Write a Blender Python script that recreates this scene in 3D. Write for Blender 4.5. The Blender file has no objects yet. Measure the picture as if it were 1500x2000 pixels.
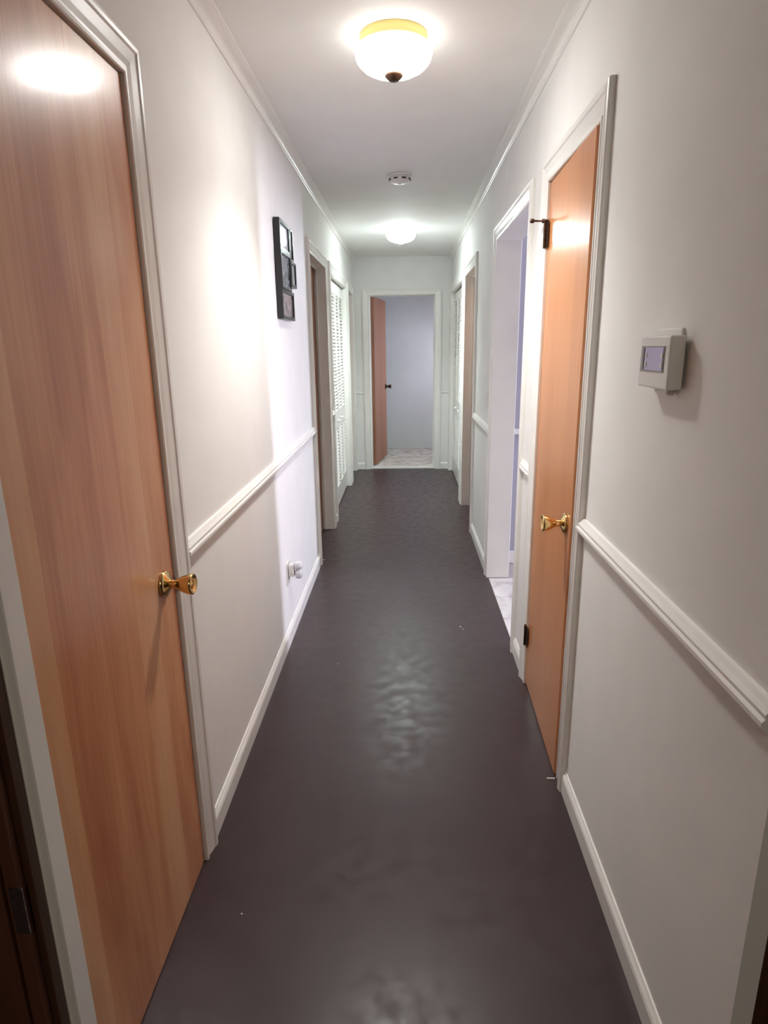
import bpy, bmesh, math, random
from mathutils import Vector, Matrix
random.seed(7)
scn = bpy.context.scene
col = scn.collection

# ------------------------------------------------------------------ camera
W, D, H = 1.136, 7.517, 2.44           # hall width, hall end, ceiling height
CAM = Vector((0.602, 0.0, 1.468))
PITCH, YAW, ROLL, FPX = 0.2622, -0.0362, -0.0142, 1209.9
cp, sp, cy, sy = math.cos(PITCH), math.sin(PITCH), math.cos(YAW), math.sin(YAW)
fwd = Vector((sy*cp, cy*cp, -sp)); rgt = Vector((cy, -sy, 0)); upv = rgt.cross(fwd)
r2 = math.cos(ROLL)*rgt + math.sin(ROLL)*upv
u2 = -math.sin(ROLL)*rgt + math.cos(ROLL)*upv
cd = bpy.data.cameras.new('camera'); cam = bpy.data.objects.new('camera', cd); col.objects.link(cam)
cam.matrix_world = Matrix(((r2.x, u2.x, -fwd.x, CAM.x), (r2.y, u2.y, -fwd.y, CAM.y),
                           (r2.z, u2.z, -fwd.z, CAM.z), (0, 0, 0, 1)))
cd.sensor_fit = 'VERTICAL'; cd.sensor_height = 24.0; cd.lens = FPX/2000*24.0
cd.clip_start = 0.02; cd.clip_end = 200
scn.camera = cam

# ------------------------------------------------------------------ light
LAMP_NEAR, LAMP_FAR, FILL_BACK = 20.0, 44.0, 66.0        # brightness of the two hall bowls and the added unseen lamp
FILL_NEAR, FILL_FAR = 28.0, 50.0         # watts of spots added below the bowls to lift floor and lower walls
SKY = 49.0
EXPOSURE = 1.16
world = bpy.data.worlds.new('sky'); scn.world = world; world.use_nodes = True
bg = world.node_tree.nodes['Background']
bg.inputs[0].default_value = (0.84, 0.81, 1.0, 1); bg.inputs[1].default_value = SKY
def portal(name, loc, rot, sx, sz):
    l = bpy.data.lights.new(name, 'AREA'); l.shape = 'RECTANGLE'; l.size = sx; l.size_y = sz
    l.cycles.is_portal = True
    o = bpy.data.objects.new(name, l); col.objects.link(o); o.location = loc; o.rotation_euler = rot
XE = 5.2                                # outer wall of the tiled entry
WY0, WY1, WZ0, WZ1 = 2.92, 3.36, 0.60, 2.36
portal('window_portal', (XE+0.13, (WY0+WY1)/2, (WZ0+WZ1)/2), (0, math.radians(90), 0), WZ1-WZ0, WY1-WY0)
XB = 2.4                                # outer wall of the far bedroom
BY0, BY1, BZ0, BZ1 = 8.08, 8.38, 0.95, 1.55
portal('window_portal_bedroom', (XB+0.13, (BY0+BY1)/2, (BZ0+BZ1)/2), (0, math.radians(90), 0), BZ1-BZ0, BY1-BY0)
vs = scn.view_settings
vs.view_transform = 'Standard'; vs.look = 'None'; vs.gamma = 1; vs.use_curve_mapping = False
vs.exposure = EXPOSURE
scn.cycles.caustics_reflective = False; scn.cycles.caustics_refractive = False

# ------------------------------------------------------------------ materials
def nt(name):
    m = bpy.data.materials.new(name); m.use_nodes = True
    t = m.node_tree; return m, t, t.nodes['Principled BSDF']
def paint(name, c, rough=0.5, bump=0.0, bscale=250, var=0.03, spec=0.5, metal=0.0):
    m, t, b = nt(name)
    tc = t.nodes.new('ShaderNodeTexCoord')
    n = t.nodes.new('ShaderNodeTexNoise'); n.inputs['Scale'].default_value = 6; n.inputs['Detail'].default_value = 1
    t.links.new(tc.outputs['Object'], n.inputs['Vector'])
    r = t.nodes.new('ShaderNodeValToRGB')
    r.color_ramp.elements[0].position = .3; r.color_ramp.elements[1].position = .7
    r.color_ramp.elements[0].color = (*[x*(1-var) for x in c], 1); r.color_ramp.elements[1].color = (*[min(1, x*(1+var)) for x in c], 1)
    t.links.new(n.outputs['Fac'], r.inputs['Fac']); t.links.new(r.outputs['Color'], b.inputs['Base Color'])
    b.inputs['Roughness'].default_value = rough; b.inputs['Specular IOR Level'].default_value = spec
    b.inputs['Metallic'].default_value = metal
    if bump:
        n2 = t.nodes.new('ShaderNodeTexNoise'); n2.inputs['Scale'].default_value = bscale; n2.inputs['Detail'].default_value = 0
        t.links.new(tc.outputs['Object'], n2.inputs['Vector'])
        bp = t.nodes.new('ShaderNodeBump'); bp.inputs['Strength'].default_value = bump; bp.inputs['Distance'].default_value = 0.002
        t.links.new(n2.outputs['Fac'], bp.inputs['Height']); t.links.new(bp.outputs['Normal'], b.inputs['Normal'])
    return m
def wood(name, lo, mid, hi, rough=0.25, axis='Y', seed=0.0, flitch=0.11, fstr=0.35, coat=0.0, figure=0.5):
    m, t, b = nt(name); N = t.nodes.new; L = t.links.new
    tc = N('ShaderNodeTexCoord'); mp = N('ShaderNodeMapping')
    mp.inputs['Location'].default_value = (seed, seed*1.7, seed*.6)
    L(tc.outputs['Object'], mp.inputs['Vector'])
    def noise(sc, scale, det=3, dist=0.0):
        mm = N('ShaderNodeMapping'); mm.inputs['Scale'].default_value = sc; L(mp.outputs[0], mm.inputs['Vector'])
        n = N('ShaderNodeTexNoise'); n.inputs['Scale'].default_value = scale; n.inputs['Detail'].default_value = det
        n.inputs['Distortion'].default_value = dist; L(mm.outputs[0], n.inputs['Vector']); return n
    fine = noise((60, 60, 1.6), 2.0)
    fig = noise((7, 7, 1.1), 1.6, 4, 0.8)
    # veneer flitches: each vertical strip has its own tone
    sx = N('ShaderNodeSeparateXYZ'); L(mp.outputs[0], sx.inputs[0])
    wob = noise((1, 1, 1), 3.0, 2)
    ad = N('ShaderNodeMath'); ad.operation = 'MULTIPLY_ADD'; L(wob.outputs['Fac'], ad.inputs[0]); ad.inputs[1].default_value = 0.012
    L(sx.outputs[axis], ad.inputs[2])
    dv = N('ShaderNodeMath'); dv.operation = 'DIVIDE'; L(ad.outputs[0], dv.inputs[0]); dv.inputs[1].default_value = flitch
    fl = N('ShaderNodeMath'); fl.operation = 'FLOOR'; L(dv.outputs[0], fl.inputs[0])
    wn = N('ShaderNodeTexWhiteNoise'); wn.noise_dimensions = '1D'; L(fl.outputs[0], wn.inputs['W'])
    def mix(a, bb, f):
        x = N('ShaderNodeMix'); x.data_type = 'FLOAT'; x.inputs['Factor'].default_value = f
        L(a, x.inputs['A']); L(bb, x.inputs['B']); return x.outputs['Result']
    v = mix(fine.outputs['Fac'], fig.outputs['Fac'], figure); v = mix(v, wn.outputs['Value'], fstr)
    r = N('ShaderNodeValToRGB'); e = r.color_ramp.elements
    e[0].position = .28; e[0].color = (*lo, 1); e[1].position = .72; e[1].color = (*hi, 1)
    k = r.color_ramp.elements.new(.5); k.color = (*mid, 1)
    L(v, r.inputs['Fac']); L(r.outputs['Color'], b.inputs['Base Color'])
    b.inputs['Roughness'].default_value = rough
    b.inputs['Coat Weight'].default_value = coat; b.inputs['Coat Roughness'].default_value = 0.15
    bp = N('ShaderNodeBump'); bp.inputs['Strength'].default_value = .05; bp.inputs['Distance'].default_value = .002
    L(fine.outputs['Fac'], bp.inputs['Height']); L(bp.outputs['Normal'], b.inputs['Normal'])
    return m
def metal(name, c, rough=0.25, met=1.0):
    m, t, b = nt(name); b.inputs['Base Color'].default_value = (*c, 1)
    b.inputs['Metallic'].default_value = met
    tc = t.nodes.new('ShaderNodeTexCoord'); n = t.nodes.new('ShaderNodeTexNoise'); n.inputs['Scale'].default_value = 60
    t.links.new(tc.outputs['Object'], n.inputs['Vector'])
    mr = t.nodes.new('ShaderNodeMapRange'); mr.inputs['To Min'].default_value = rough*.8; mr.inputs['To Max'].default_value = rough*1.3
    t.links.new(n.outputs['Fac'], mr.inputs['Value']); t.links.new(mr.outputs[0], b.inputs['Roughness'])
    return m
def bowl_glow(m, s):
    # bowl glow shaped by height: floor brightest, shoulder dimmed to soften wall hot spots
    t = m.node_tree; b = t.nodes['Principled BSDF']
    tc = t.nodes.new('ShaderNodeTexCoord'); sx = t.nodes.new('ShaderNodeSeparateXYZ'); mr = t.nodes.new('ShaderNodeMapRange')
    t.links.new(tc.outputs['Object'], sx.inputs[0]); t.links.new(sx.outputs['Z'], mr.inputs['Value'])
    mr.inputs['From Min'].default_value = -.066; mr.inputs['From Max'].default_value = -.104
    mr.inputs['To Min'].default_value = s*.14; mr.inputs['To Max'].default_value = s*1.25
    t.links.new(mr.outputs[0], b.inputs['Emission Strength'])
def emit(name, c, s):
    m, t, b = nt(name); b.inputs['Base Color'].default_value = (.9, .9, .88, 1); b.inputs['Roughness'].default_value = .3
    b.inputs['Emission Color'].default_value = (*c, 1); b.inputs['Emission Strength'].default_value = s
    bowl_glow(m, s); m.cycles.emission_sampling = 'FRONT'
    return m
def glass(name):
    m, t, b = nt(name); out = t.nodes['Material Output']
    tr = t.nodes.new('ShaderNodeBsdfTransparent'); gl = t.nodes.new('ShaderNodeBsdfGlossy'); mx = t.nodes.new('ShaderNodeMixShader')
    tr.inputs['Color'].default_value = (.96, .98, .98, 1); gl.inputs['Roughness'].default_value = .02; mx.inputs[0].default_value = .06
    t.links.new(tr.outputs[0], mx.inputs[1]); t.links.new(gl.outputs[0], mx.inputs[2]); t.links.new(mx.outputs[0], out.inputs['Surface'])
    t.nodes.remove(b)
    return m
def floor_mat():
    m, t, b = nt('painted_concrete'); N = t.nodes.new; L = t.links.new
    tc = N('ShaderNodeTexCoord')
    n = N('ShaderNodeTexNoise'); n.inputs['Scale'].default_value = 2.2; n.inputs['Detail'].default_value = 4; n.inputs['Roughness'].default_value = .65
    L(tc.outputs['Object'], n.inputs['Vector'])
    r = N('ShaderNodeValToRGB'); e = r.color_ramp.elements
    e[0].position = .32; e[0].color = (.047, .029, .030, 1); e[1].position = .7; e[1].color = (.058, .037, .039, 1)
    L(n.outputs['Fac'], r.inputs['Fac']); L(r.outputs['Color'], b.inputs['Base Color'])
    n2 = N('ShaderNodeTexNoise'); n2.inputs['Scale'].default_value = 18; n2.inputs['Detail'].default_value = 4; n2.inputs['Roughness'].default_value = .6
    L(tc.outputs['Object'], n2.inputs['Vector'])
    mr = N('ShaderNodeMapRange'); mr.inputs['From Min'].default_value = .35; mr.inputs['From Max'].default_value = .65
    mr.inputs['To Min'].default_value = .30; mr.inputs['To Max'].default_value = .44
    L(n2.outputs['Fac'], mr.inputs['Value']); L(mr.outputs[0], b.inputs['Roughness'])
    n3 = N('ShaderNodeTexNoise'); n3.inputs['Scale'].default_value = 170; n3.inputs['Detail'].default_value = 2
    L(tc.outputs['Object'], n3.inputs['Vector'])
    bp = N('ShaderNodeBump'); bp.inputs['Strength'].default_value = .05; bp.inputs['Distance'].default_value = .002
    L(n3.outputs['Fac'], bp.inputs['Height']); L(bp.outputs['Normal'], b.inputs['Normal'])
    b.inputs['Specular IOR Level'].default_value = .33
    return m
def speckle(name, a, c, scale, rough=.9, bump=.3):
    m, t, b = nt(name); N = t.nodes.new; L = t.links.new
    tc = N('ShaderNodeTexCoord'); n = N('ShaderNodeTexNoise'); n.inputs['Scale'].default_value = scale; n.inputs['Detail'].default_value = 8
    n.inputs['Distortion'].default_value = .8
    L(tc.outputs['Object'], n.inputs['Vector']); r = N('ShaderNodeValToRGB')
    r.color_ramp.elements[0].position = .38; r.color_ramp.elements[0].color = (*a, 1)
    r.color_ramp.elements[1].position = .58; r.color_ramp.elements[1].color = (*c, 1)
    L(n.outputs['Fac'], r.inputs['Fac']); L(r.outputs['Color'], b.inputs['Base Color']); b.inputs['Roughness'].default_value = rough
    bp = N('ShaderNodeBump'); bp.inputs['Strength'].default_value = bump; bp.inputs['Distance'].default_value = .004
    L(n.outputs['Fac'], bp.inputs['Height']); L(bp.outputs['Normal'], b.inputs['Normal'])
    return m

M_WALL = paint('wall_paint', (.87, .86, .835), .75, 0, 220, .015, .3)
M_CEIL = paint('ceiling_paint', (.87, .86, .84), .7, 0, 180, .015)
M_TRIM = paint('trim_paint', (.89, .87, .835), .33, 0, 90, .02)
M_TINT = paint('tinted_shade_paint', (.42, .41, .47), .6, 0, 220, .015)  # daylight tint and shade on the entry wall put into its colour
M_BED = paint('bedroom_paint', (.80, .82, .81), .6, 0, 220, .015)
M_FLOOR = floor_mat()
M_TILE = speckle('stone_tile', (.62, .58, .57), (.80, .77, .76), 7, .3, .05)
M_GROUT = paint('grout', (.45, .42, .41), .8)
M_CARPET = speckle('carpet', (.56, .51, .45), (.84, .80, .74), 9, .95, .6)
M_BIRCH = wood('birch_left', (.49, .165, .065), (.71, .325, .15), (.83, .48, .26), .34, 'Y', 3.1, .105, .30, .4, .7)
M_BIRCH2 = wood('birch_right', (.62, .24, .085), (.69, .285, .105), (.75, .34, .135), .28, 'Y', 8.3, .21, .15, .35, .45)
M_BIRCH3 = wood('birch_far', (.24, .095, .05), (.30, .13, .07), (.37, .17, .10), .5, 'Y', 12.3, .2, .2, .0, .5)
M_PANEL = wood('dark_panelling', (.05, .02, .012), (.085, .035, .02), (.12, .05, .03), .35, 'X', 5.2, .1, .3, 0, .5)
M_DARKW = wood('dark_walnut', (.07, .026, .014), (.11, .042, .024), (.15, .06, .035), .35, 'X', 9.2, .2, .1, 0, .5)
M_BRASS = metal('polished_brass', (.78, .56, .25), .16)
M_BRONZE = metal('aged_bronze', (.10, .055, .035), .4, .9)
M_RING = paint('ivory_metal', (.85, .72, .28), .35, 0, 1, .02)
M_STEEL = metal('steel', (.6, .6, .6), .25)
M_BLACK = paint('black_frame', (.012, .011, .013), .3, .05, 120, .1)
M_PLASTIC = paint('white_plastic', (.80, .78, .75), .4, 0, 1, .01)
M_PLASTICG = paint('grey_plastic', (.30, .28, .27), .45, 0, 1, .02)
M_CLEAR = paint('milky_plastic', (.72, .72, .75), .15, 0, 1, .02)
M_DARK = paint('dark_slot', (.03, .025, .025), .5, 0, 1, .02)
M_LCD = paint('lcd_screen', (.56, .53, .80), .2, 0, 1, .08)
M_CHIP = paint('paint_flake', (.75, .73, .70), .7, 0, 1, .02)
M_GLASS = glass('window_glass')
M_PHOTO_A = speckle('photo_pale', (.45, .44, .46), (.80, .79, .80), 8, .05, 0)
M_PHOTO_B = speckle('photo_grey', (.03, .035, .055), (.30, .31, .36), 22, .06, 0)
M_PHOTO_C = speckle('photo_warm', (.20, .17, .165), (.42, .34, .32), 14, .06, 0)
M_GLOW1 = emit('glass_bowl_near', (1.0, .99, .96), LAMP_NEAR)
M_GLOW2 = emit('glass_bowl_far', (.86, 1.0, .99), LAMP_FAR)
M_GLOW3 = emit('glass_bowl_fill', (1.0, .88, .72), FILL_BACK)  # glow of the lamp added behind the camera

# ------------------------------------------------------------------ helpers
def mesh_obj(name, bm, mat, parent=None, smooth=False, loc=None):
    bmesh.ops.recalc_face_normals(bm, faces=bm.faces)
    me = bpy.data.meshes.new(name); bm.to_mesh(me); bm.free()
    if smooth:
        for p in me.polygons: p.use_smooth = True
    me.materials.append(mat)
    o = bpy.data.objects.new(name, me); col.objects.link(o)
    if parent: o.parent = parent
    if loc: o.location = loc
    return o
def tag(o, label, cat, group=None, kind=None):
    o['label'] = label; o['category'] = cat
    if group: o['group'] = group
    if kind: o['kind'] = kind
    return o
def thing(name, label, cat, loc=(0, 0, 0), rotz=0, group=None, kind=None):
    o = bpy.data.objects.new(name, None); col.objects.link(o); o.empty_display_size = .1
    o.location = loc; o.rotation_euler = (0, 0, rotz)
    return tag(o, label, cat, group, kind)
def sub(o, label): o['label'] = label; return o
def box(bm, x0, x1, y0, y1, z0, z1, bev=0.0):
    vs_ = [bm.verts.new((x, y, z)) for x in (x0, x1) for y in (y0, y1) for z in (z0, z1)]
    f = [bm.faces.new([vs_[i] for i in q]) for q in ((0, 1, 3, 2), (4, 6, 7, 5), (0, 4, 5, 1), (2, 3, 7, 6), (0, 2, 6, 4), (1, 5, 7, 3))]
    if bev:
        ed = list({e for ff in f for e in ff.edges})
        bmesh.ops.bevel(bm, geom=ed, offset=bev, segments=2, affect='EDGES', profile=.6)
def B(*boxes, bev=0.0):
    bm = bmesh.new()
    for b in boxes: box(bm, *b, bev=bev)
    return bm
def lathe(bm, prof, axis='Z', n=32, c=(0, 0, 0), sgn=1):
    """prof: (radius, height); closed at radius 0"""
    rings = []
    def P(r, h, a):
        u, v = r*math.cos(a), r*math.sin(a)
        q = {'Z': (u, v, h*sgn), 'X': (h*sgn, u, v), 'Y': (u, h*sgn, v)}[axis]
        return (q[0]+c[0], q[1]+c[1], q[2]+c[2])
    for r, h in prof:
        if r < 1e-6: rings.append([bm.verts.new(P(0, h, 0))])
        else: rings.append([bm.verts.new(P(r, h, 2*math.pi*i/n)) for i in range(n)])
    for a, b in zip(rings, rings[1:]):
        for i in range(n):
            j = (i+1) % n
            if len(a) == 1 and len(b) == 1: continue
            if len(a) == 1: bm.faces.new((a[0], b[i], b[j]))
            elif len(b) == 1: bm.faces.new((a[i], a[j], b[0]))
            else: bm.faces.new((a[i], a[j], b[j], b[i]))
def sweep(bm, prof, fa, fb):
    """prism between two mapped copies of a closed profile"""
    A = [bm.verts.new(fa(*p)) for p in prof]; C = [bm.verts.new(fb(*p)) for p in prof]
    n = len(prof)
    for i in range(n): bm.faces.new((A[i], A[(i+1) % n], C[(i+1) % n], C[i]))
    bm.faces.new(A); bm.faces.new(C)
# wall-local frames: s along the wall, n out into the hall, z up
def L_(s, n, z): return (n, s, z)
def R_(s, n, z): return (W-n, s, z)
def E_(s, n, z): return (s, D-n, z)
def wbox(F, s0, s1, n0, n1, z0, z1):
    a, b = F(s0, n0, z0), F(s1, n1, z1)
    return (min(a[0], b[0]), max(a[0], b[0]), min(a[1], b[1]), max(a[1], b[1]), z0, z1)

TH = 0.12                                # wall thickness
CASING = [(0, 0), (0, .010), (.003, .0125), (.010, .0125), (.013, .009), (.018, .0095), (.030, .013), (.045, .016),
          (.052, .0175), (.056, .021), (.064, .022), (.069, .019), (.072, .020), (.078, .018), (.08, .014), (.08, 0)]
def scaled(prof, w): return [(a*w/.08, b) for a, b in prof]
def casing(F, s0, s1, zt, parent, wl=.08, wr=.08, wt=.08, mat=None, z0=0.0, flat=False):
    mat = mat or M_TRIM
    pl, pr, pt = scaled(CASING, wl), scaled(CASING, wr), scaled(CASING, wt)
    if flat: pl = [(0, 0), (0, .014), (.002, .016), (wl-.002, .016), (wl, .014), (wl, 0)]
    if wl:
        bm = bmesh.new(); sweep(bm, pl, lambda a, b: F(s0-a, b, z0), lambda a, b: F(s0-a, b, zt+a*wt/wl))
        mesh_obj('side_casing', bm, mat, parent)
    if wr:
        bm = bmesh.new(); sweep(bm, pr, lambda a, b: F(s1+a, b, z0), lambda a, b: F(s1+a, b, zt+a*wt/wr))
        mesh_obj('side_casing', bm, mat, parent)
    bm = bmesh.new(); sweep(bm, pt, lambda a, b: F(s0-a*wl/wt, b, zt+a), lambda a, b: F(s1+a*wr/wt, b, zt+a))
    mesh_obj('head_casing', bm, mat, parent)
def jamb(F, s0, s1, zt, parent, depth=TH, stop=None, t=.018, mat=None):
    mat = mat or M_TRIM
    mesh_obj('side_jamb', B(wbox(F, s0-t, s0, -depth, 0, 0, zt)), mat, parent)
    mesh_obj('side_jamb', B(wbox(F, s1, s1+t, -depth, 0, 0, zt)), mat, parent)
    mesh_obj('head_jamb', B(wbox(F, s0-t, s1+t, -depth, 0, zt, zt+t)), mat, parent)
    if stop is not None:
        a, b = stop
        mesh_obj('door_stop', B(wbox(F, s0, s0+.011, a, b, 0, zt), wbox(F, s1-.011, s1, a, b, 0, zt),
                               wbox(F, s0+.011, s1-.011, a, b, zt-.011, zt)), mat, parent)
KNOB = [(0, .0), (.010, .0), (.012, .004), (.011, .012), (.013, .020), (.0175, .026), (.022, .036), (.0255, .047), (.0268, .054),
        (.0262, .058), (.0235, .060), (.0215, .058), (.0185, .0545), (.008, .053), (.007, .0555), (0, .056)]
ROSE = [(0, 0), (.033, 0), (.0335, .003), (.032, .007), (.027, .011), (.020, .013), (.015, .016), (.011, .018), (0, .018)]
def knob(parent, y, z, x, sgn, mat=None):
    mat = mat or M_BRASS
    bm = bmesh.new(); lathe(bm, ROSE, 'X', 40, (0, 0, 0), sgn); r = mesh_obj('knob_rose', bm, mat, parent, True, (x, y, z))
    bm = bmesh.new(); lathe(bm, KNOB, 'X', 40, (0, 0, 0), sgn); k = mesh_obj('knob', bm, mat, parent, True, (x+.016*sgn, y, z))
    return r, k

# ------------------------------------------------------------------ openings
LO = dict(d1=(.862, 1.490), d2=(4.13, 4.93), d3=(5.25, 6.58), d4=(6.82, 7.42))
RO = dict(d1=(1.878, 2.500), open=(2.86, 3.805), d3=(4.885, 5.70), d4=(5.95, 7.40))
ZT = 2.035
Y0 = 0.812                               # where the hall walls begin
G = .018                                 # jamb thickness
def wall_mesh(F, s0, s1, holes, z1=H, zt=ZT+G):
    bx = []; s = s0
    for a, b in sorted(holes):
        if a-G > s: bx.append(wbox(F, s, a-G, -TH, 0, 0, z1))
        bx.append(wbox(F, a-G, b+G, -TH, 0, zt, z1)); s = b+G
    if s1 > s: bx.append(wbox(F, s, s1, -TH, 0, 0, z1))
    return B(*bx)
tag(mesh_obj('wall_left', wall_mesh(L_, Y0, D+TH, LO.values()), M_WALL), 'long off-white hall wall with the hanging picture collage and outlet', 'wall', kind='structure')
tag(mesh_obj('wall_right', wall_mesh(R_, Y0, D+TH, RO.values()), M_WALL), 'long off-white hall wall with the thermostat', 'wall', kind='structure')
EO = (.190, .948)
tag(mesh_obj('wall_end', wall_mesh(E_, 0, W, [EO], zt=2.03+G), M_WALL), 'narrow white wall closing the end of the hall', 'wall', kind='structure')

# floors and ceiling
tag(mesh_obj('floor', B((-2.2, XE+.1, -3.2, Y0, -.1, 0), (-TH, W+.002, Y0, D+.03, -.1, 0)), M_FLOOR),
    'dark brown painted concrete hall floor with a dull shine', 'floor', kind='structure')
tag(mesh_obj('ceiling', B((-2.3, XE+.12, -3.3, 9.3, H, H+.1)), M_CEIL), 'flat white hall ceiling with two glowing lights', 'ceiling', kind='structure')

# baseboards
BB = [(0, 0), (.013, 0), (.013, .058), (.011, .064), (.012, .068), (.007, .076), (.004, .082), (0, .082)]
def rail_bm(F, prof, segs, zoff=0):
    bm = bmesh.new()
    for a, b in segs:
        sweep(bm, prof, lambda n, z: F(a, n, z+zoff), lambda n, z: F(b, n, z+zoff))
    return bm
segL = [(1.570, 4.05)]
segL_s = [(5.01, 5.17), (6.66, 6.74)]
segR = [(Y0, 1.798)]; segR2 = [(2.58, 2.78)]; segR3 = [(3.885, 4.805)]
tag(mesh_obj('baseboard_left', rail_bm(L_, BB, segL+segL_s), M_TRIM), 'white baseboard running under the picture collage wall', 'baseboard', kind='structure')
tag(mesh_obj('baseboard_right', rail_bm(R_, BB, segR+segR2+segR3), M_TRIM), 'white baseboard running under the thermostat wall', 'baseboard', kind='structure')
tag(mesh_obj('baseboard_end', rail_bm(E_, BB, [(0.014, .110), (1.028, W-.014)]), M_TRIM), 'short white baseboard pieces beside the end doorway', 'baseboard', kind='structure')
# chair rails
CR = [(0, 0), (.006, 0), (.010, .004), (.018, .008), (.0215, .014), (.0215, .022), (.017, .027), (.018, .034), (.012, .042), (.007, .05), (0, .052)]
ZR = .912
tag(mesh_obj('trim_1', rail_bm(L_, CR, segL+[(5.01, 5.17)], ZR), M_TRIM), 'white chair rail moulding below the picture collage', 'moulding', kind='structure')
tag(mesh_obj('trim_2', rail_bm(R_, CR, [(Y0-.01, 1.815), (2.58, 2.78), (3.885, 4.805)], ZR), M_TRIM), 'white chair rail moulding below the thermostat', 'moulding', kind='structure')
CRs = [(n*.6, z*.5) for n, z in CR]
tag(mesh_obj('trim_3', rail_bm(E_, CRs, [(0, .110), (1.028, W)], ZR), M_TRIM), 'thin chair rail stubs either side of the end doorway', 'moulding', kind='structure')
# crown: a cove with a bead at the ceiling
CW = [(0, H), (0, H-.034), (.006, H-.034), (.008, H-.030)]
for i in range(7):
    a = math.pi/2*i/6
    CW.append((.010+.034*(1-math.cos(a)), H-.028+.020*math.sin(a)))
CW += [(.047, H-.007), (.052, H-.006), (.052, H)]
tag(mesh_obj('trim_4', rail_bm(L_, CW, [(Y0, D)]), M_TRIM), 'white crown moulding above the picture collage wall', 'moulding', kind='structure')
tag(mesh_obj('trim_5', rail_bm(R_, CW, [(Y0, D)]), M_TRIM), 'white crown moulding above the thermostat wall', 'moulding', kind='structure')

# ------------------------------------------------------------------ door 1: near wood door, left wall
d = thing('door_1', 'large varnished birch slab door with brass knob near the dark brown trim', 'door', (0, 1.176, 0), kind='structure')
def at(o, parent):                       # parts were built in world space: keep them there
    pass
def reparent(d):
    for ch in list(d.children): ch.matrix_parent_inverse = Matrix.Translation(-Vector(d.location))
a, b = LO['d1']
casing(L_, a, b, ZT, d, wl=.047, flat=True)
jamb(L_, a, b, ZT, d, stop=(-.058, -.046))
reparent(d)
def leaf(parent, w, h, th, mat, hinge, rot, direction, z0=.006):
    """slab: origin at the hinge foot, width along local +Y (direction 1) or -Y, face at local x=0"""
    bm = bmesh.new(); y0, y1 = (0, w) if direction > 0 else (-w, 0)
    return bm, y0, y1
def make_leaf(parent, mat, x0, x1, y0, y1, z0, z1, loc, rotz=0):
    o = mesh_obj('leaf', B((x0, x1, y0, y1, z0, z1), bev=.0015), mat, parent)
    o.location = Vector(loc)-Vector(parent.location); o.rotation_euler = (0, 0, rotz)
    return o
lf = make_leaf(d, M_BIRCH, -.036, 0, .003, b-a-.004, .004, ZT-.004, (.002, a, 0))
knob(lf, 1.418-a, .905, 0, 1)
mesh_obj('strike_plate', B((-.014, -.001, b-.0015, b-.0002, .865, .945)), M_BRONZE, d).matrix_parent_inverse = Matrix.Translation(-Vector(d.location))

# ------------------------------------------------------------------ door 2, right wall: slightly ajar birch door with bronze hinges
a, b = RO['d1']
d = thing('door_2', 'narrow birch slab door with dark hinges beside the thermostat wall', 'door', (W, (a+b)/2, 0), kind='structure')
casing(R_, a, b, ZT, d); jamb(R_, a, b, ZT, d, stop=(-.070, -.058))
reparent(d)
lf = make_leaf(d, M_BIRCH2, 0, .036, -(b-a)+.006, -.003, .006, ZT-.005, (W-.001, b, 0), math.radians(-1.6))
knob(lf, 1.945-b, .905, 0, -1)
def hinge(parent, z, y, x, h=.09):
    bm = B((-.0015, .0015, -.030, -.003, -h/2, h/2), (-.0015, .0015, .003, .012, -h/2, h/2))
    for k in range(5):
        z0 = -h/2+k*h/5
        lathe(bm, [(0, z0), (.006, z0), (.006, z0+h/5-.001), (0, z0+h/5-.001)], 'Z', 14, (-.006, 0, 0))
    lathe(bm, [(0, h/2), (.005, h/2), (.0065, h/2+.004), (.004, h/2+.008), (0, h/2+.009)], 'Z', 12, (-.006, 0, 0))
    o = mesh_obj('hinge', bm, M_BRONZE, parent); o.location = (x, y, z); return o
hz = hinge(lf, 1.855, .004, -.006)
hinge(lf, .232, .004, -.006)
bm = bmesh.new()                         # hinge-pin door stop: threaded rod with rubber tip
lathe(bm, [(0, 0), (.0075, 0), (.0075, .012), (.0035, .013), (.0035, .040), (.0065, .041), (.008, .045), (.008, .053), (.006, .056), (0, .056)], 'X', 16, (0, 0, 0), -1)
box(bm, -.008, .012, -.010, .010, -.004, .004)
sb = mesh_obj('hinge_pin_stop', bm, M_BRONZE, lf, True); sb.location = (-.012, .008, 1.905); sb.rotation_euler = (0, math.radians(5), math.radians(-20))

# ------------------------------------------------------------------ deep doors: closed slab at the back of the jamb
def deep_door(name, F, a, b, label, wood_mat, wl=.08, wr=.08):
    c = F((a+b)/2, 0, 0)
    d = thing(name, label, 'door', c, kind='structure')
    casing(F, a, b, ZT, d, wl, wr); jamb(F, a, b, ZT, d, stop=(-.068, -.056))
    reparent(d)
    x = wbox(F, a+.003, b-.003, -.114, -.080, .006, ZT-.003)
    o = mesh_obj('leaf', B(x, bev=.0015), wood_mat, d); o.matrix_parent_inverse = Matrix.Translation(-Vector(c))
    s = 1 if F is L_ else -1
    xx = F(0, -.080, 0)[0]
    r, k = knob(d, a+.07-c[1], .905, xx-c[0], s)
    for q in (r, k): q.matrix_parent_inverse = Matrix()
    r.parent = o; k.parent = o
    r.matrix_parent_inverse = Matrix.Translation(Vector(c)); k.matrix_parent_inverse = Matrix.Translation(Vector(c))
    return d
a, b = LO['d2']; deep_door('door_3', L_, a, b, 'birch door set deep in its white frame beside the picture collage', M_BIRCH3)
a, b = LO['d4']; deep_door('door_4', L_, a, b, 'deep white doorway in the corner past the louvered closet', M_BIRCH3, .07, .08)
a, b = RO['d3']; deep_door('door_5', R_, a, b, 'deep door frame between the light switch wall and a closet', M_BIRCH3)

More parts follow.
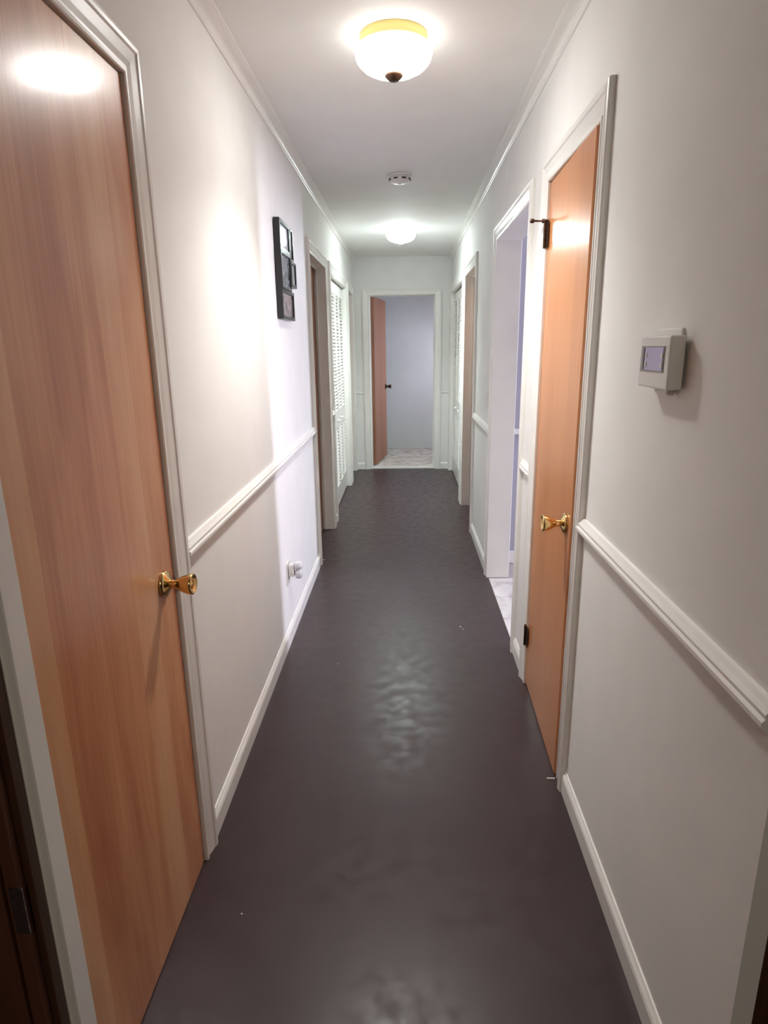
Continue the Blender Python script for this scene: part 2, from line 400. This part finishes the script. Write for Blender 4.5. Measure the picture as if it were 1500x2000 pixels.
# ------------------------------------------------------------------ louvered bifold closets
SLATS = {}
def louver_closet(name, F, a, b, label, wl, wr):
    c = Vector(F((a+b)/2, 0, 0)); d = thing(name, label, 'door', c, kind='structure')
    casing(F, a, b, ZT, d, wl, wr); jamb(F, a, b, ZT, d)
    reparent(d)
    n = 4; pw = (b-a-.006)/n; st = .042; th = .028; rec = .030
    sg = 1 if F is L_ else -1
    zb, zt = .015, ZT-.018
    secs = [(.19, .725), (.885, 1.925)]
    w = pw-2*st-.003
    key = round(w, 4)
    if key not in SLATS:
        bm = B((-.017, .017, -w/2-.004, w/2+.004, -.0035, .0035))
        me_o = mesh_obj('slat', bm, M_TRIM); SLATS[key] = me_o.data; bpy.data.objects.remove(me_o)
    for i in range(n):
        p0 = a+.003+i*pw; p1 = p0+pw-.003
        n0, n1 = -rec-th, -rec
        bx = [wbox(F, p0, p0+st, n0, n1, zb, zt), wbox(F, p1-st, p1, n0, n1, zb, zt)]
        zz = [zb]+[z for s in secs for z in s]+[zt]
        for k in range(0, len(zz), 2): bx.append(wbox(F, p0+st, p1-st, n0, n1, zz[k], zz[k+1]))
        P = mesh_obj('panel', B(*bx), M_TRIM, d); P.matrix_parent_inverse = Matrix.Translation(-c)
        for (z0, z1) in secs:
            # raised bead at the rim of each louver field
            m = int((z1-z0)/.030)
            for k in range(m):
                o = bpy.data.objects.new('slat', SLATS[key]); col.objects.link(o); o.parent = P
                o.location = F((p0+p1)/2, -rec-th/2, z0+(k+.5)*(z1-z0)/m)
                o.rotation_euler = (0, sg*math.radians(42 if F is L_ else 62), 0)
        if i in (1, 2):
            bm = bmesh.new(); lathe(bm, [(0, 0), (.008, 0), (.007, .008), (.011, .014), (.015, .020), (.014, .026), (0, .029)], 'X', 20, (0, 0, 0), sg)
            kb = mesh_obj('knob', bm, M_TRIM, P, True); kb.location = F(p0+pw/2, -rec, .80)
    # dark closet back so that the slats read against darkness
    cl = mesh_obj('closet_lining', B(wbox(F, a-G, b+G, -.60, -.58, 0, ZT+G), wbox(F, a-G-.02, a-G, -.60, -TH, 0, ZT+G), wbox(F, b+G, b+G+.02, -.60, -TH, 0, ZT+G),
        wbox(F, a-G, b+G, -.58, -TH, ZT+G, ZT+G+.02), wbox(F, a-G, b+G, -.58, -TH, -.02, 0)), M_WALL, d)
    cl.matrix_parent_inverse = Matrix.Translation(-c)
    return d
a, b = LO['d3']; louver_closet('door_6', L_, a, b, 'white louvered bifold closet door on the picture collage side', .095, .08)
a, b = RO['d4']; louver_closet('door_7', R_, a, b, 'white louvered bifold closet door on the light switch side', .085, .07)

# ------------------------------------------------------------------ cased opening to the bright tiled entry (right wall)
a, b = RO['open']; c = Vector((W, (a+b)/2, 0))
d = thing('door_8', 'bright cased opening without a door leading to the tiled entry', 'doorway', c, kind='structure')
casing(R_, a, b, ZT, d); jamb(R_, a, b, ZT, d)
bm = bmesh.new(); sweep(bm, CASING, lambda p, q: (W+TH+q, b+p, 0), lambda p, q: (W+TH+q, b+p, ZT+p)); mesh_obj('side_casing', bm, M_TRIM, d)
bm = bmesh.new(); sweep(bm, CASING, lambda p, q: (W+TH+q, a-p, 0), lambda p, q: (W+TH+q, a-p, ZT+p)); mesh_obj('side_casing', bm, M_TRIM, d)
bm = bmesh.new(); sweep(bm, CASING, lambda p, q: (W+TH+q, a-p, ZT+p), lambda p, q: (W+TH+q, b+p, ZT+p)); mesh_obj('head_casing', bm, M_TRIM, d)
reparent(d)
# entry room shell
YA, YB = 2.66, 4.10
tag(mesh_obj('wall_entry', B((W+TH, XE, YB, YB+.1, 0, H)), M_TINT), 'entry wall seen through the bright cased opening, lavender daylight and shade put into its colour', 'wall', kind='structure')
tag(mesh_obj('wall_entry_side', B((W+TH, XE, YA-.06, YA, 0, H)), M_PANEL), 'unseen side wall of the tiled entry, darkened to cut bounced light', 'wall', kind='structure')  # dark panelling put on an unseen wall to reduce bounce onto the jamb
tag(mesh_obj('wall_entry_window', B((XE, XE+.12, YA-.06, WY0, 0, H), (XE, XE+.12, WY1, YB+.1, 0, H), (XE, XE+.12, WY0, WY1, 0, WZ0), (XE, XE+.12, WY0, WY1, WZ1, H)), M_PANEL),
    'outer entry wall holding the tall window, darkened to cut bounced light', 'wall', kind='structure')  # dark finish chosen to keep bounced daylight down
w = thing('window_1', 'tall white framed window lighting the tiled entry', 'window', (XE, (WY0+WY1)/2, WZ0), kind='structure')
bm = B((XE-.02, XE+.06, WY0, WY0+.05, WZ0, WZ1), (XE-.02, XE+.06, WY1-.05, WY1, WZ0, WZ1), (XE-.02, XE+.06, WY0+.05, WY1-.05, WZ0, WZ0+.05), (XE-.02, XE+.06, WY0+.05, WY1-.05, WZ1-.05, WZ1))
mesh_obj('window_frame', bm, M_TRIM, w)
mesh_obj('pane', B((XE+.02, XE+.024, WY0+.05, WY1-.05, WZ0+.05, WZ1-.05)), M_GLASS, w)
reparent(w)
tag(mesh_obj('trim_6', B((W+TH, XE, YB-.018, YB, .895, .93)), M_TRIM), 'white chair rail on the lavender-tinted entry wall', 'moulding', kind='structure')
tag(mesh_obj('baseboard_entry', B((W+TH, XE, YB-.013, YB, 0, .085)), M_TRIM), 'white baseboard at the foot of the lavender-tinted wall', 'baseboard', kind='structure')
tf = tag(mesh_obj('floor_tiled', B((W+.002, XE, YA, YB, -.1, -.004)), M_GROUT), 'pale stone tile floor of the bright entry', 'floor', kind='structure')
tme = None; ts = .3065
yj = 3.184-2*ts
for i in range(14):
    for j in range(6):
        x0, x1 = W+.004+i*ts, min(W+.004+(i+1)*ts-.004, XE)
        y0, y1 = max(yj+j*ts+.002, YA), min(yj+(j+1)*ts-.002, YB)
        if x0 < W+TH: y0, y1 = max(y0, RO['open'][0]), min(y1, RO['open'][1])
        if y1-y0 < .02 or x1-x0 < .02: continue
        if x0 < W+TH:                    # first row: notched by the wall thickness
            parts = [(x0, W+TH, y0, y1, -.012, 0)]
            yy0, yy1 = max(yj+j*ts+.002, YA), min(yj+(j+1)*ts-.002, YB)
            parts.append((W+TH, x1, yy0, yy1, -.012, 0))
            mesh_obj('floor_tile', B(*parts), M_TILE, tf)
        else: mesh_obj('floor_tile', B((x0, x1, y0, y1, -.012, 0)), M_TILE, tf)

# ------------------------------------------------------------------ end doorway and the far bedroom
a, b = EO; c = Vector(((a+b)/2, D, 0)); ZE = 2.03
d = thing('door_9', 'open reddish-brown wooden door in the white end doorway', 'door', c, kind='structure')
casing(E_, a, b, ZE, d, .082, .082, .06); jamb(E_, a, b, ZE, d, stop=(-.080, -.068))
mesh_obj('threshold', B((a, b, D+.005, D+.11, 0, .014), bev=.004), M_TRIM, d)
reparent(d)
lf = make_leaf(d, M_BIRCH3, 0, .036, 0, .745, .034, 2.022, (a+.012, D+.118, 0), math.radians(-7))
lf.rotation_euler = (0, 0, math.radians(-9))
for sx_ in (1, -1): knob(lf, .68, .95, .036 if sx_ > 0 else 0, sx_, M_BRONZE if sx_ > 0 else M_BRASS)
BX0, BYE = -1.4, 9.05
tag(mesh_obj('floor_bedroom', B((BX0, XB, D+.03, BYE, -.1, .012)), M_CARPET), 'mottled beige carpet beyond the end doorway', 'floor', kind='structure')
tag(mesh_obj('wall_bedroom', B((BX0, XB, BYE, BYE+.1, 0, H)), M_BED), 'pale blue-grey bedroom wall seen through the end doorway', 'wall', kind='structure')
tag(mesh_obj('wall_bedroom_left', B((BX0-.1, BX0, D, BYE+.1, 0, H), (BX0, -TH, D, D+TH, 0, H)), M_BED), 'bedroom side wall behind the open wooden door', 'wall', kind='structure')
tag(mesh_obj('wall_bedroom_right', B((XB, XB+.12, D, BY0, 0, H), (XB, XB+.12, BY1, BYE+.1, 0, H), (XB, XB+.12, BY0, BY1, 0, BZ0), (XB, XB+.12, BY0, BY1, BZ1, H), (W+TH, XB, D, D+TH, 0, H)), M_BED),
    'bedroom side wall holding a small added window', 'wall', kind='structure')
w = thing('window_2', 'small unseen bedroom window added to light the far room', 'window', (XB, (BY0+BY1)/2, BZ0), kind='structure')  # out of view, added as daylight for the far bedroom
mesh_obj('window_frame', B((XB-.02, XB+.06, BY0, BY0+.04, BZ0, BZ1), (XB-.02, XB+.06, BY1-.04, BY1, BZ0, BZ1), (XB-.02, XB+.06, BY0+.04, BY1-.04, BZ0, BZ0+.04), (XB-.02, XB+.06, BY0+.04, BY1-.04, BZ1-.04, BZ1)), M_TRIM, w)
mesh_obj('pane', B((XB+.02, XB+.024, BY0+.04, BY1-.04, BZ0+.04, BZ1-.04)), M_GLASS, w)
reparent(w)

# ------------------------------------------------------------------ the dark panelled room the camera stands in
NX0, NX1, NY0 = -2.1, XE, -3.1
tag(mesh_obj('wall_near', B((NX0, 0, .79, Y0, 0, H), (W+.034, NX1, .79, Y0, 0, H), (0, W+.034, .79, Y0, 2.12, H)), M_PANEL), 'dark brown panelled wall around the hall entrance', 'wall', kind='structure')
tag(mesh_obj('wall_near_sides', B((NX0-.1, NX0, NY0, Y0, 0, H), (NX1, NX1+.1, NY0, Y0, 0, H), (NX0, NX1, NY0-.1, NY0, 0, H)), M_PANEL), 'dark brown panelled walls of the unlit near room', 'wall', kind='structure')
# dark casing at the hall entrance, left; painted drywall return, right
d = thing('trim_7', 'dark brown wooden door casing beside the large birch door', 'moulding', (0, .78, 0), kind='structure')
mesh_obj('side_casing', B((-.088, -.037, .766, .79, 0, 2.12), (-.035, -.012, .772, .79, 0, 2.12), bev=.003), M_DARKW, d)
mesh_obj('strike_plate', B((-.028, -.006, .7695, .7715, .56, .65)), M_STEEL, d)
reparent(d)
tag(mesh_obj('trim_8', B((W, W+.034, .79, Y0, 0, 2.12)), M_WALL), 'shaded plaster return at the end of the thermostat wall', 'moulding', kind='structure')
# outer shell of the house, so that daylight comes in by the windows only
tag(mesh_obj('wall_outer', B((XE, XE+.12, Y0, YA-.06, 0, H), (XB, XB+.12, YB+.1, D, 0, H), (NX0-.1, NX0, Y0, D, 0, H), (NX0-.1, BX0-.1, D, D+.1, 0, H)), M_WALL),
    'outer house walls behind the closed hall doors', 'wall', kind='structure')
tag(mesh_obj('floor_slab', B((-2.3, XE+.12, -3.3, 9.3, -.3, -.1)), M_GROUT), 'concrete slab under the whole house', 'floor', kind='structure')
tag(mesh_obj('floor_closets', B((W+.002, XE, Y0, YA, -.1, 0), (W+.002, XE, YB, D, -.1, 0), (-2.2, -TH, Y0, D, -.1, 0)), M_FLOOR), 'dark floor behind the closed hall doors', 'floor', kind='structure')

# ------------------------------------------------------------------ ceiling lights
def bowl_light(x, y, label, glow, ring, fin, fin_label, watts=0, tint=(1, 1, 1), seg=36):
    t = thing('ceiling_light', label, 'light', (x, y, H), group='flush ceiling lights')
    bm = bmesh.new(); lathe(bm, [(0, 0), (.110, 0), (.111, -.006), (.107, -.010), (.107, -.026), (.110, -.030), (.106, -.034), (0, -.034)], 'Z', seg)
    mesh_obj('canopy_ring', bm, ring, t, True)
    prof = [(.100, -.030), (.116, -.033), (.124, -.040), (.127, -.050), (.125, -.062), (.118, -.075), (.102, -.090), (.080, -.101), (.052, -.108), (.025, -.111), (.0, -.112)]
    bm = bmesh.new(); lathe(bm, prof, 'Z', seg); sub(mesh_obj('glass_bowl', bm, glow, t, True), 'glowing white glass bowl')
    bm = bmesh.new(); lathe(bm, [(0, -.106), (.029, -.107), (.032, -.112), (.027, -.119), (.020, -.125), (.014, -.129), (0, -.131)], 'Z', 32)
    sub(mesh_obj('finial', bm, fin, t, True), fin_label)
    if watts:
        l = bpy.data.lights.new('fill_spot', 'SPOT'); l.energy = watts; l.color = tint; l.spot_size = math.radians(138); l.spot_blend = 1.0; l.shadow_soft_size = .06  # spot added under the bowl to brighten floor and lower walls
        o = bpy.data.objects.new('fill_spot', l); col.objects.link(o); o.parent = t; o.location = (0, 0, -.20)
    return t
bowl_light(.570, 2.345, 'round glass ceiling light with yellow ring, close to the large birch door', M_GLOW1, M_RING, M_BRONZE, 'dark bronze finial', FILL_NEAR, (1, .985, .95))
bowl_light(.572, 5.79, 'round glass ceiling light glowing beyond the smoke detector', M_GLOW2, M_PLASTIC, M_PLASTIC, 'finial whitened to stand in for lamp glare', FILL_FAR, (.87, 1, .99))  # ring and finial coloured white where lamp glare washes them out
bowl_light(.60, -1.5, 'unseen warm ceiling light added behind the camera to lift the near hall', M_GLOW3, M_RING, M_BRONZE, 'dark bronze finial', seg=16)  # unseen fixture added to brighten the near end of the hall

# smoke detector
t = thing('smoke_detector', 'round white smoke detector on the ceiling between the two lights', 'smoke detector', (.577, 4.045, H))
bm = bmesh.new(); lathe(bm, [(0, 0), (.073, 0), (.073, -.008), (.070, -.011), (0, -.011)], 'Z', 48); mesh_obj('base', bm, M_PLASTIC, t, True)
bm = bmesh.new(); lathe(bm, [(.058, -.011), (.064, -.012), (.064, -.026), (.058, -.038), (.048, -.043), (.020, -.045), (0, -.045)], 'Z', 48); mesh_obj('cover', bm, M_PLASTIC, t, True)
for k in range(8):
    an = 2*math.pi*(k+.5)/8
    o = mesh_obj('vent_slot', B((-.013, .013, -.0025, .0025, -.004, .004)), M_DARK, t)
    o.location = (.0625*math.sin(an), -.0625*math.cos(an), -.028); o.rotation_euler = (0, 0, an)
bm = bmesh.new(); lathe(bm, [(0, -.045), (.011, -.045), (.011, -.048), (0, -.049)], 'Z', 20, (.0, .018, 0)); mesh_obj('test_button', bm, M_PLASTIC, t)

# ------------------------------------------------------------------ picture collage on the left wall
t = thing('picture_collage', 'black multi-frame picture collage hanging on the white wall', 'picture frame', (0, 3.2, 1.6))
def frame(y0, y1, z0, z1, x0, x1, wl, photo):
    fr = mesh_obj('frame', B((x0, x1, y0, y0+wl, z0, z1), (x0, x1, y1-wl, y1, z0, z1), (x0, x1, y0+wl, y1-wl, z0, z0+wl*.8), (x0, x1, y0+wl, y1-wl, z1-wl*.8, z1), (x0, x0+.004, y0+wl, y1-wl, z0+wl*.8, z1-wl*.8), bev=.0012), M_BLACK, t)
    fr.matrix_parent_inverse = Matrix.Translation(-Vector(t.location))
    mesh_obj('photo', B((x0+.004, x1-.008, y0+wl, y1-wl, z0+wl*.8, z1-wl*.8)), photo, fr)
frame(3.055, 3.315, 1.906, 2.042, .004, .032, .020, M_PHOTO_A)  # pale photo carries the glass glare in its colour
frame(3.316, 3.392, 1.886, 2.036, .004, .034, .012, M_PHOTO_B)
frame(3.050, 3.300, 1.737, 1.905, .004, .034, .016, M_PHOTO_B)
frame(3.301, 3.440, 1.762, 1.885, .004, .036, .016, M_PHOTO_A)
frame(3.050, 3.372, 1.598, 1.736, .004, .030, .020, M_PHOTO_C)
mesh_obj('backing', B((.0005, .0035, 3.06, 3.38, 1.61, 2.03)), M_BLACK, t).matrix_parent_inverse = Matrix.Translation(-Vector(t.location))

# ------------------------------------------------------------------ outlet and plugged-in air freshener
t = thing('wall_outlet', 'white wall outlet near the floor below the picture collage', 'outlet', (0, 2.945, .36))
mesh_obj('cover_plate', B((0, .006, -.036, .036, -.058, .058), bev=.002), M_PLASTIC, t)
for z in (-.020, .020):
    rc = mesh_obj('receptacle', B((.006, .0085, -.016, .016, z-.013, z+.013), bev=.001), M_PLASTIC, t)
    mesh_obj('slot', B((.0085, .009, -.008, -.005, z-.005, z+.005), (.0085, .009, .005, .008, z-.005, z+.005)), M_DARK, rc)
t = thing('air_freshener', 'milky plastic plug-in air freshener in the wall outlet', 'air freshener', (.0095, 2.945, .375))
mesh_obj('plug_housing', B((0, .026, -.022, .022, -.030, .034), bev=.005), M_PLASTIC, t, True)
bm = bmesh.new(); lathe(bm, [(0, -.042), (.014, -.042), (.019, -.036), (.020, -.010), (.017, -.002), (.012, .004), (.012, .012), (0, .012)], 'Z', 28, (.047, 0, 0)); sub(mesh_obj('refill_bottle', bm, M_CLEAR, t, True), 'milky refill bottle')
bm = bmesh.new(); lathe(bm, [(0, .012), (.021, .012), (.022, .018), (.022, .034), (.018, .042), (.008, .044), (0, .043)], 'Z', 28, (.047, 0, 0)); mesh_obj('cap', bm, M_CLEAR, t, True)

# ------------------------------------------------------------------ light switch, right wall
t = thing('light_switch', 'white light switch plate on the wall past the bright opening', 'light switch', (W, 4.085, 1.118))
mesh_obj('cover_plate', B((-.006, 0, -.036, .036, -.058, .058), bev=.002), M_PLASTIC, t)
mesh_obj('toggle', B((-.018, -.006, -.005, .005, -.004, .012), bev=.0015), M_PLASTIC, t)

# ------------------------------------------------------------------ thermostat
t = thing('thermostat', 'white digital thermostat on its wall plate', 'thermostat', (W, 1.31, 1.43))
mesh_obj('wall_plate', B((-.006, 0, -.062, .064, -.058, .064), bev=.003), M_PLASTIC, t)
bd = mesh_obj('housing', B((-.036, -.006, -.088, .062, -.052, .050), bev=.004), M_PLASTIC, t)
mesh_obj('screen_bezel', B((-.0372, -.0362, -.068, .050, -.020, .030)), M_PLASTICG, bd)
sub(mesh_obj('screen', B((-.0380, -.0373, -.064, .036, -.017, .027)), M_LCD, bd), 'lavender display, backlight put into its colour')  # no emission: the lit look is in the lavender colour
mesh_obj('screen_divider', B((-.0384, -.0381, .028, .036, -.017, .027)), M_DARK, bd)
for z in (-.006, .012):
    for y in (-.060, .020): mesh_obj('button', B((-.0392, -.0382, y-.004, y+.004, z-.005, z+.005)), M_PLASTIC, bd)
bm = bmesh.new(); lathe(bm, [(0, 0), (.009, 0), (.009, .010), (.006, .013), (0, .013)], 'X', 20, (-.006, -.050, -.056), -1); mesh_obj('mounting_lug', bm, M_PLASTIC, t, True)

# ------------------------------------------------------------------ bits on the floor
def chip(x, y, s, label):
    bm = bmesh.new(); n = 6
    top = [bm.verts.new((s*random.uniform(.6, 1.1)*math.cos(2*math.pi*i/n), s*.7*random.uniform(.6, 1.1)*math.sin(2*math.pi*i/n), .0015)) for i in range(n)]
    bot = [bm.verts.new((v.co.x, v.co.y, 0)) for v in top]
    bm.faces.new(top); bm.faces.new(bot)
    for i in range(n): bm.faces.new((top[i], top[(i+1) % n], bot[(i+1) % n], bot[i]))
    tag(mesh_obj('paint_flake', bm, M_CHIP, loc=(x, y, 0)), label, 'paint flake', 'bits on the floor')
chip(.274, 2.666, .0035, 'tiny pale flake on the dark floor near the picture collage wall')
chip(.895, 3.075, .007, 'larger pale flake on the dark floor by the bright opening')
chip(.905, 3.045, .005, 'smaller pale flake right beside the larger one by the bright opening')
chip(.157, 1.313, .003, 'tiny pale flake on the dark floor near the large birch door')
chip(.016, 4.16, .010, 'crumb of plaster at the foot of the deep birch door frame')
bm = bmesh.new(); box(bm, -.028, 0, -.002, .002, 0, .003)
tag(mesh_obj('wire_scrap', bm, M_CHIP, loc=(W-.018, 1.865, 0)), 'short pale wire scrap at the foot of the narrow birch door', 'wire')
